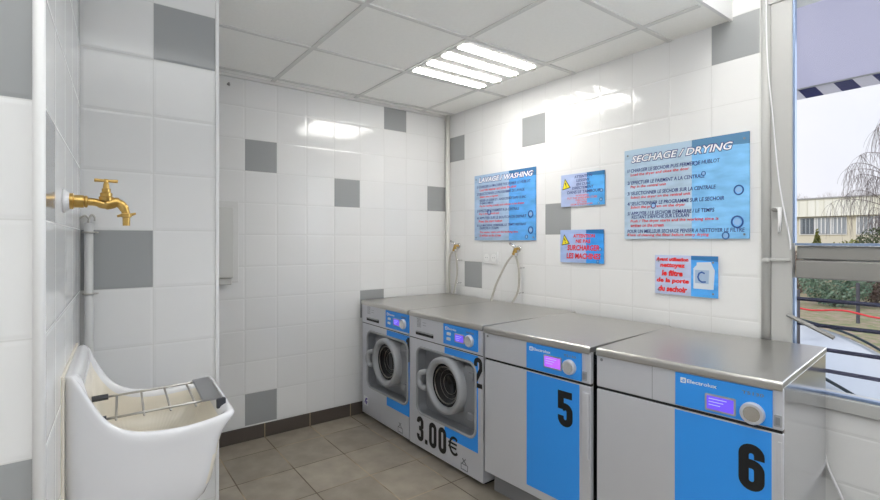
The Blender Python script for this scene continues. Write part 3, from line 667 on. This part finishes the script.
obj('tap_body', bm, M_brass, tp, smooth=True)
o = obj('bonnet', L([(.016, .004), (.017, .014), (.014, .016), (.014, .024), (.010, .027), (.010, .036), (.0075, .038), (.0065, .050)], (0, .092, 0), 'z', n=24), M_brass, tp, smooth=True); o.modifiers.new('e', 'EDGE_SPLIT').split_angle = .6
hh = obj('handle_stem', tube(bmesh.new(), [(0, .092, .045), (0, .092, .062)], .0055, 12), M_brass, tp, smooth=True)
obj('t_handle', tube(bmesh.new(), [(0, .066, .058), (0, .070, .058), (0, .088, .0575), (0, .096, .0575), (0, .114, .0575), (0, .118, .057)], [.0045, .0045, .0038, .0038, .0045, .0045], 12), M_brass, hh, smooth=True)
o = obj('spout_collar', L([(.010, -.028), (.013, -.030), (.013, -.038), (.009, -.040), (.0085, -.062), (.006, -.062)], (0, .137, 0), 'z', n=20), M_brass, tp, smooth=True); o.modifiers.new('e', 'EDGE_SPLIT').split_angle = .6
obj('wing', tube(bmesh.new(), [(0, .116, -.037), (0, .125, -.034), (0, .150, -.031), (0, .159, -.028)], [.003, .004, .004, .003], 8), M_brass, tp, smooth=True)

# ------------------------------------------------------------ grey pipe in the corner of the partition
px, py = 1.175+.018, -2.396
pp = empty('waste_pipe', (px, py, 0), 0, 'grey plastic pipe running down the corner behind the tap', 'pipe')
bm = bmesh.new(); tube(bm, [(0, 0, .60), (0, 0, 1.315), ], .0125, 16); obj('pipe', bm, M_pipe, pp, smooth=True)
bm = bmesh.new(); tube(bm, spline([(0, 0, 1.31), (0, .001, 1.328), (0, .008, 1.342), (0, .016, 1.334), (0, .016, 1.322)], 4), .0035, 8); tube(bm, spline([(0, 0, 1.33), (0, -.010, 1.34), (0.0, -.024, 1.33)], 4), .003, 8); obj('pipe_hook', bm, M_steelwire, pp, smooth=True)
for z in (1.285, 1.085):
    bm = bmesh.new(); tube(bm, [(.0155*math.cos(a*PI/8), .0155*math.sin(a*PI/8), z) for a in range(16)], .003, 6, close=True); tube(bm, [(-.018, 0, z), (-.012, 0, z)], .004, 6); tube(bm, [(0, .014, z), (.0, .026, z)], .003, 6); obj('pipe_clip', bm, M_steelwire, pp, smooth=True)

# ------------------------------------------------------------ ceramic sink
SX0, SX1 = .168, .588          # along the wall
sk = empty('utility_sink', onwall((SX0+SX1)/2, 0, .443), SA, 'deep white ceramic utility sink on the left wall under the brass tap', 'sink')
hw = (SX1-SX0)/2; DP = .365
def sidez(y):                    # height of the side rim over the depth
    pts = [(0, .508), (.022, .508), (.036, .488), (.052, .448), (.072, .405), (.10, .374), (.14, .355), (.19, .347), (.25, .346), (.30, .352), (.335, .360), (DP, .364)]
    for (a, b), (c, d) in zip(pts, pts[1:]):
        if y <= c: t = (y-a)/(c-a); t = t*t*(3-2*t) if False else t; return b+(d-b)*t
    return pts[-1][1]
# shell as a loft of rings: outer from the bottom up, over the rim and down the inside
N = 72
def ringpts(x0, x1, y0, y1, r):
    P = rrect(x0, x1, y0, y1, r, 5); out = []; M_ = len(P)
    for i in range(M_):
        a, b = P[i], P[(i+1) % M_]; k = 1 if i % 6 != 5 else 16
        for j in range(k): out.append((a[0]+(b[0]-a[0])*j/k, a[1]+(b[1]-a[1])*j/k))
    return out
def loft(bm, rings, cap0=True, cap1=True):
    R = [[bm.verts.new(p) for p in r] for r in rings]; n = len(R[0])
    for A_, D_ in zip(R, R[1:]):
        for i in range(n): bm.faces.new((A_[i], A_[(i+1) % n], D_[(i+1) % n], D_[i]))
    if cap0: bm.faces.new(R[0][::-1])
    if cap1: bm.faces.new(R[-1])
    return R
def level(x0, x1, y0, y1, r, zf): return [(a, b, zf(b)) for a, b in ringpts(x0, x1, y0, y1, r)]
rim = .022
bm = bmesh.new(); rings = []
flat = lambda z, s=0: (lambda y: z - s*(DP-y)/DP)
rings.append(level(-hw+.07, hw-.07, .0, DP-.13, .05, flat(.125, .07)))
rings.append(level(-hw+.03, hw-.03, .0, DP-.075, .05, flat(.14, .075)))
rings.append(level(-hw+.014, hw-.014, .0, DP-.05, .045, flat(.185, .08)))
rings.append(level(-hw+.006, hw-.006, .0, DP-.038, .035, flat(.27, .03)))
rings.append(level(-hw+.004, hw-.004, .0, DP-.034, .032, lambda y: min(.30, sidez(y)-.045)))
rings.append(level(-hw, hw, .0, DP-.014, .030, lambda y: sidez(y)-.028))
rings.append(level(-hw, hw, .0, DP+.002, .030, lambda y: sidez(y)-.013))
rings.append(level(-hw+.003, hw-.003, .0, DP+.001, .030, lambda y: sidez(y)-.003))
rings.append(level(-hw+.011, hw-.011, .004, DP-.010, .026, lambda y: sidez(y)+.001))
rings.append(level(-hw+.020, hw-.020, .030, DP-.024, .024, lambda y: sidez(y)-.004 if y > .04 else .507))
rings.append(level(-hw+.026, hw-.026, .036, DP-.032, .03, lambda y: sidez(y)-.016 if y > .04 else .495))
rings.append(level(-hw+.032, hw-.032, .046, DP-.045, .04, lambda y: .29))
rings.append(level(-hw+.045, hw-.045, .06, DP-.07, .05, lambda y: .21))
R = loft(bm, rings)
o = obj('basin', bm, M_ceram, sk, smooth=True)
o.data.materials.append(M_basin)
md = o.modifiers.new('s', 'SUBSURF'); md.levels = md.render_levels = 1
# glaze inside is slightly cream
for pl in o.data.polygons:
    c = pl.center
    if abs(c.x) < hw-.022 and .030 < c.y < DP-.026 and c.z < sidez(c.y)-.012 and c.z > .20: pl.material_index = 1
obj('sealant', B(-hw-.004, hw+.004, -.001, .006, .10, .512), M_basin, sk, bevel=.002)
# hinged steel grating lying on the rim
gr = empty('sink_grating', onwall((SX0+SX1)/2, -.024, .814), SA, 'steel wire grating with black rubber sleeves resting across the sink', 'grating')
XF, XN = -.10, .105
bm = bmesh.new()
for x in (XF, XN): tube(bm, [(x, .075, -.003), (x, DP-.02, .003)], .0032, 8)
for k, y in enumerate((.125, .185, .245, .305)): tube(bm, [(XF-.004, y, -.004), (XN+.012, y, -.004)], .003, 8)
obj('wire_frame', bm, M_steelwire, gr, smooth=True)
for x in (XF, XN): obj('rubber_sleeve', tube(bmesh.new(), [(x, .045, -.004), (x, .105, -.002)], .0085, 6), M_rubber, gr)
for x in (XF-.01, XN-.01): obj('hinge_pin', tube(bmesh.new(), [(x-.012, .045, -.004), (x+.012, .045, -.004)], .006, 10), M_steelwire, gr, smooth=True)
bm = bmesh.new(); profx(bm, [(DP-.045, .004), (DP-.042, .008), (DP+.002, .008), (DP+.010, .002), (DP+.010, -.020), (DP+.006, -.020), (DP+.006, -.001), (DP, .003), (DP-.042, .003)], XF-.015, XN+.012)
obj('front_plate', bm, mat('dull_steel', (.33, .33, .34), .3, 1), gr)
obj('end_cap', B(XN+.004, XN+.018, DP-.01, DP+.014, -.022, .006), M_rubber, gr, bevel=.003)

# ============================================================ OUTSIDE
GZ = -.35
grass = mat('winter_lawn', (.20, .24, .09), .95, noise=(7, (.42, .30, .22)), bump=.5)
struct('ground', B(-60, 80, .22, 90, GZ-.2, GZ), grass)
struct('trim_apron', B(0, 8, .22, 2.6, GZ, GZ+.01), mat('asphalt', (.16, .16, .165), .9, noise=(30, (.22, .22, .22))))
# guard bars
gb = empty('window_guard', (2.3, .16, .6), 0, 'dark iron guard of four horizontal bars outside the window', 'window guard')
for z in (.997, .887, .785, .695): obj('bar', tube(bmesh.new(), [(0.02, 0, z-.6), (1.80, 0, z-.6)], .0085, 4), mat('dark_iron', (.05, .05, .085), .4, .4), gb)
for x in (.05, 1.78): obj('bracket', B(x-.006, x+.006, -.02, .08, .07, .43), MATS['dark_iron'], gb)
for z in (.997, .887, .785, .695): pass
# awning
aw = empty('awning', (2.0, .22, 2.6), 0, 'pale awning with navy and white striped valance above the window outside', 'awning')
def qslab(bm, pts, t=(0, 0, .006)):
    a = [bm.verts.new(p) for p in pts]; b = [bm.verts.new(Vector(p)+Vector(t)) for p in pts]; n = len(a)
    bm.faces.new(a); bm.faces.new(b[::-1])
    for i in range(n): bm.faces.new((a[i], a[(i+1) % n], b[(i+1) % n], b[i]))
obj('canopy', (lambda b: (qslab(b, [(0, 0, .22), (3, 0, .22), (3, .98, -.395), (0, .98, -.395)]), b)[1])(bmesh.new()), mat('awning_fabric', (.72, .69, .80), .8), aw)
am = MATS['awning_fabric']; n = am.node_tree; tl = n.nodes.new('ShaderNodeBsdfTranslucent'); tl.inputs[0].default_value = (.82, .80, .86, 1); ms = n.nodes.new('ShaderNodeMixShader'); ms.inputs[0].default_value = .8
n.links.new(n.nodes['Principled BSDF'].outputs[0], ms.inputs[1]); n.links.new(tl.outputs[0], ms.inputs[2]); n.links.new(ms.outputs[0], n.nodes['Material Output'].inputs[0])
b1, b2 = bmesh.new(), bmesh.new(); sw = .088
zt, zb, sl = -.392, -.455, .045
for k in range(32):
    x = -.02+sw*k; b = (b1 if k % 2 else b2); qslab(b, [(x-.0, .98, zt), (x+sw, .98, zt), (x+sw+sl, .98, zb), (x+sl, .98, zb)], (0, .004, 0))
obj('navy_stripes', b1, mat('navy_fabric', (.03, .035, .13), .8), aw); obj('white_stripes', b2, mat('white_fabric', (.75, .74, .78), .8), aw)
obj('front_rail', tube(bmesh.new(), [(0, .975, -.39), (3, .975, -.39)], .006, 8), M_frame, aw)

# low building across the lawn
YB = 33.6
bl = empty('office_building', (0, YB, GZ), 0, 'low pale flat-roofed building with a row of windows across the lawn', 'building')
def zz(py): return 1.26+(240-py)*30/476-GZ
cladding = mat('cream_cladding', (.74, .73, .62), .8, noise=(.6, (.82, .82, .76), (3, 1, .3)))
XB0, XB1 = -14, 40
obj('wall', B(XB0, XB1, .3, 9, 0, zz(202)), mat('cream_wall', (.62, .58, .47), .8), bl)
obj('fascia', B(XB0, XB1, 0, .4, zz(217), zz(200)), cladding, bl)
bm = bmesh.new(); x = XB0
while x < XB1: box(bm, x, x+.03, -.03, .0, zz(217), zz(200)); x += .42
obj('fascia_battens', bm, mat('batten', (.66, .65, .56), .8), bl)
obj('roof_edge', B(XB0-.1, XB1, -.1, 9, zz(200), zz(200)+.07), mat('roof_grey', (.35, .35, .36), .8), bl)
def pxx(px): # x of a facade point seen at that pixel column
    u = (px-440)/476; A_ = math.radians(36.9); dx = -math.cos(A_)+u*math.sin(A_); dy = math.sin(A_)+u*math.cos(A_)
    return 3.116+(YB+2.412)/dy*dx
x = pxx(798); k = 0
wm = mat('office_glass', (.10, .12, .14), .15); wf = mat('office_frame', (.72, .72, .72), .6); cu = mat('curtain_grey', (.30, .33, .36), .9)
while x < 30:
    ww = .78
    if k % 5 == 3: x += .42; k += 1; continue
    f = obj('window', B(x, x+ww, .24, .31, zz(235), zz(218)), wf, bl)
    obj('glass', B(x+.07, x+ww-.03, .21, .24, zz(235)+.06, zz(218)-.03), cu if k % 3 else wm, f)
    bm = bmesh.new()
    for j in range(3): box(bm, x+.12+.2*j, x+.17+.2*j, .195, .21, zz(235)+.08, zz(218)-.05)
    obj('curtain', bm, cu if not k % 3 else wf, f)
    x += ww; k += 1
# shrubs and trees
def leafy(name, c, r, n, s, m, label, cat='shrub', group=None, cone=False, stem=True):
    bm = bmesh.new()
    for _ in range(n):
        while True:
            v = Vector((random.uniform(-1, 1), random.uniform(-1, 1), random.uniform(-1, 1)))
            if .35 < v.length < 1: break
        if cone: h = (v.z+1)/2; v.x *= (1-h)*1.2; v.y *= (1-h)*1.2
        p = Vector((v.x*r[0], v.y*r[1], (v.z+1)*r[2]))
        d = Vector((random.gauss(0, 1), random.gauss(0, 1), random.gauss(0, 1))).normalized(); e = d.orthogonal().normalized(); f = d.cross(e); q = s*random.uniform(.6, 1.4)
        vs = [bm.verts.new(p+a*q*e+b*q*.6*f) for a, b in ((-1, 0), (0, -1), (1, 0), (0, 1))]; bm.faces.new(vs)
    root = empty(name, c, 0, label, cat, group); obj('foliage', bm, m, root)
    if stem:
        bm = bmesh.new()
        for k in range(5): tube(bm, [(0, 0, 0), (r[0]*.3*math.cos(k*1.3), r[1]*.3*math.sin(k*1.3), r[2]*.8), (r[0]*.6*math.cos(k*1.3), r[1]*.6*math.sin(k*1.3), r[2]*1.4)], [.04*s/.06, .02*s/.06, .008*s/.06], 5)
        obj('stem', bm, mat('bark', (.12, .09, .08), .9), root)
    return root
def spot(px, t):
    u = (px-440)/476; A_ = math.radians(36.9)
    return (3.116+t*(-math.cos(A_)+u*math.sin(A_)), -2.412+t*(math.sin(A_)+u*math.cos(A_)), GZ)
G1 = mat('blue_green_leaves', (.12, .22, .15), .7, noise=(3, (.22, .30, .22))); G2 = mat('olive_leaves', (.22, .21, .03), .7, noise=(3, (.13, .16, .04))); G3 = mat('dark_leaves', (.03, .055, .02), .8, noise=(3, (.08, .10, .04)))
G4 = mat('russet_twigs', (.16, .10, .08), .8, noise=(3, (.26, .20, .17)))
leafy('garden_shrub', spot(835, 11.5), (.72, .5, .58), 4200, .032, G1, 'wide blue-green shrub on the lawn seen just below the window transom')
leafy('garden_shrub', spot(800, 14.5), (.7, .5, .65), 1800, .035, G4, 'brown twiggy bush on the lawn at the left edge of the lower pane')
leafy('garden_shrub', spot(876, 11.5), (.38, .35, .65), 1800, .032, G4, 'brown twiggy bush on the lawn at the right edge of the lower pane')
leafy('conifer', spot(817, 20), (.42, .42, 1.05), 700, .07, G2, 'tall olive conifer in front of the building, between the first windows', 'shrub', cone=True)
leafy('conifer', spot(834, 21.5), (.40, .40, .76), 400, .07, G2, 'short olive conifer right of the tall one, before the building', 'shrub', cone=True)
leafy('conifer', spot(851, 20), (.6, .5, .82), 500, .07, G2, 'broad olive shrub before the building beside the dark right-hand bush', 'shrub')
leafy('evergreen_bush', spot(876, 13), (.62, .6, .98), 4000, .03, G3, 'dark evergreen bush before the building at the right of the upper pane')
def bare_tree(loc, h, label, seed, m, weep=0, depth=5, r0=.09, spread=.55):
    rnd = random.Random(seed); bm = bmesh.new()
    def grow(p, d, l, r, k):
        q = p+d*l; mid = p+d*l*.5+Vector((rnd.uniform(-1, 1), rnd.uniform(-1, 1), 0))*l*.05
        tube(bm, [p, mid, q], [r, r*.85, r*.7], 5 if k > 2 else 3, caps=False)
        if k == 0: return
        for _ in range(3 if k > 1 else 4):
            nd = (d+Vector((rnd.uniform(-1, 1), rnd.uniform(-1, 1), rnd.uniform(-.4, .5)-weep*(depth-k)*.35))*spread).normalized()
            grow(p+d*l*rnd.uniform(.5, 1), nd, l*rnd.uniform(.62, .82), r*.6, k-1)
    grow(Vector((0, 0, 0)), Vector((0, 0, 1)), h*.3, r0, depth)
    o = obj('bare_tree', bm, m); o.location = loc; tag(o, label, 'tree'); return o
BK = mat('pale_twigs', (.42, .38, .37), .9); BK2 = mat('grey_bark', (.20, .17, .17), .9)
bare_tree(spot(812, 45), 8.2, 'small pale bare tree behind the roof at the left of the window', 2, BK, spread=.7)
bare_tree(spot(835, 44), 8.2, 'slender pale bare tree standing up behind the middle of the roof', 5, BK, spread=.6)
bare_tree(spot(853, 46), 9.2, 'larger pale bare tree behind the roof right of the slender one', 9, BK, spread=.7)
rnd = random.Random(11); bm = bmesh.new(); tube(bm, [(0, 0, 0), (.1, 0, 2.5), (.05, 0, 5.2)], [.12, .09, .04], 8)
for k in range(26):
    a_ = rnd.uniform(0, 2*PI); h0 = rnd.uniform(1.6, 5.0); ln = rnd.uniform(.9, 2.3)*(1.1-h0/7); up_ = rnd.uniform(.2, .8)
    br_ = spline([(0, 0, h0), (ln*.4*math.cos(a_), ln*.4*math.sin(a_), h0+up_*.8), (ln*.8*math.cos(a_), ln*.8*math.sin(a_), h0+up_), (ln*math.cos(a_), ln*math.sin(a_), h0+up_*.7)], 4)
    tube(bm, br_, [.014-.0009*i for i in range(len(br_))], 4)
    for j in range(26):
        q = br_[rnd.randrange(3, len(br_))]; l2 = rnd.uniform(.4, 1.5); dx, dy = rnd.uniform(-.3, .3), rnd.uniform(-.3, .3)
        tube(bm, [q, q+Vector((dx*.6, dy*.6, -l2*.3)), q+Vector((dx, dy, -l2*.7)), q+Vector((dx*1.1, dy*1.1, -l2))], [.005, .004, .004, .003], 3)
o = obj('bare_tree', bm, BK2); o.location = spot(893, 15); tag(o, 'drooping birch with fine hanging twigs at the right of the window', 'tree')
# post and red cord
o = tag(obj('fence_post', tube(bmesh.new(), [(0, 0, 0), (0, 0, .78)], .03, 8), mat('post_dark', (.07, .07, .09), .7)), 'thin dark post on the lawn right of the blue-green shrub', 'post'); o.location = spot(858, 9.2)
a = Vector(spot(780, 6.3)); b = Vector(spot(900, 5.2)); pts = [Vector((a.x+(b.x-a.x)*t/10, a.y+(b.y-a.y)*t/10, .40+.02*math.cos(t*1.1))) for t in range(11)]
tag(obj('red_cord', tube(bmesh.new(), spline(pts, 4), .012, 6), mat('red_cord', (.75, .04, .05), .5), smooth=True), 'red cord strung low across the lawn outside', 'cord')

# ------------------------------------------------------------ parked car, nose towards the window
CP = mat('car_paint', (.70, .76, .80), .22, coat=.6); CG = mat('car_glass', (.03, .05, .06), .05, coat=.5); CT = mat('car_trim', (.03, .05, .06), .4)
W2 = .80; ang = math.radians(3); nose = Vector((2.72, 1.72, 0))
car = empty('parked_car', (nose.x, nose.y, GZ), ang, 'pale blue-white car parked nose towards the window', 'car')
prof = [(-.02, .30), (.0, .55), (-.03, .72), (-.10, .84), (-.35, .93), (-.8, 1.0), (-1.25, 1.06), (-1.95, 1.36), (-2.3, 1.42), (-3.1, 1.41), (-3.6, 1.25), (-3.95, .98), (-4.0, .6), (-3.98, .3)]
secs = []
def sec(x, z):
    wdt = W2*(1 if z < .98 else 1-(z-.98)*.55)
    wdt *= 1-.13*max(0, (x+.45)/.45)**2 if x > -.45 else 1
    rr = .07
    pts = [(-wdt*.97, .24)] + [(-wdt, .5), (-wdt, min(.86, z-.10)), (-wdt+.015, z-.055), (-wdt+.05, z-.02), (-wdt+.14, z), (-wdt*.4, z+.018), (0, z+.024)]
    pts = pts + [(-a, b) for a, b in pts[::-1][1:]]
    return [(x, a, b) for a, b in pts]
xs = [0, -.02, -.06, -.15, -.30, -.45, -.6, -.8, -1.0, -1.25, -1.5, -1.75, -1.95, -2.3, -2.7, -3.1, -3.4, -3.6, -3.8, -3.95, -4.0]
def topz(x):
    pr = [(0, .48), (-.06, .54), (-.15, .59), (-.30, .68), (-.45, .77), (-.60, .85), (-.8, .91), (-1.25, 1.0), (-1.4, 1.03), (-1.95, 1.36), (-2.3, 1.42), (-3.1, 1.41), (-3.6, 1.25), (-3.95, .98), (-4.0, .7)]
    for (a, b), (c, d) in zip(pr, pr[1:]):
        if x >= c: return b+(d-b)*(a-x)/(a-c)
    return pr[-1][1]
bm = bmesh.new(); loft(bm, [sec(x, topz(x)) for x in xs]); o = obj('body', bm, CP, car, smooth=True); o.modifiers.new('s', 'SUBSURF').levels = 1; o.modifiers['s'].render_levels = 1
bm = bmesh.new(); v = [bm.verts.new(p) for p in ((-1.28, -W2*.86, 1.085), (-1.28, W2*.86, 1.085), (-1.93, W2*.66, 1.40), (-1.93, -W2*.66, 1.40))]; bm.faces.new(v); r_ = bmesh.ops.extrude_face_region(bm, geom=bm.faces[:]); [setattr(q, 'co', q.co+Vector((.015, 0, .015))) for q in r_['geom'] if isinstance(q, bmesh.types.BMVert)]; obj('windscreen', bm, CG, car)
for s in (-1, 1):
    bm = bmesh.new(); tube(bm, spline([(-.30, s*(W2-.14), .70), (-.6, s*(W2-.09), .862), (-.9, s*(W2-.09), .94), (-1.25, s*(W2-.09), 1.01)], 4), .010, 6); obj('bonnet_seam', bm, CT, car, smooth=True)
    obj('headlamp', L([(.02, .05), (.08, .04), (.10, .0), (.08, -.06)], (-.16, s*.56, .56), 'x', n=20), mat('lamp_lens', (.35, .38, .4), .1), car, smooth=True)
    for wx in (-.78, -3.2):
        wh = obj('wheel', L([(.12, -.09), (.28, -.10), (.31, -.06), (.31, .06), (.28, .10), (.12, .09)], (wx, s*(W2-.10), .31), 'y', n=28), M_rubber, car, smooth=True)
        obj('hub', L([(.01, .105), (.17, .10), (.19, .085)] if s > 0 else [(.01, -.105), (.17, -.10), (.19, -.085)], (wx, s*(W2-.10), .31), 'y', n=20), M_chrome, wh, smooth=True)
obj('grille', B(-.02, .012, -.40, .40, .50, .62), CT, car, bevel=.01)
obj('number_plate', B(.0, .018, -.26, .26, .36, .46), M_white, car)
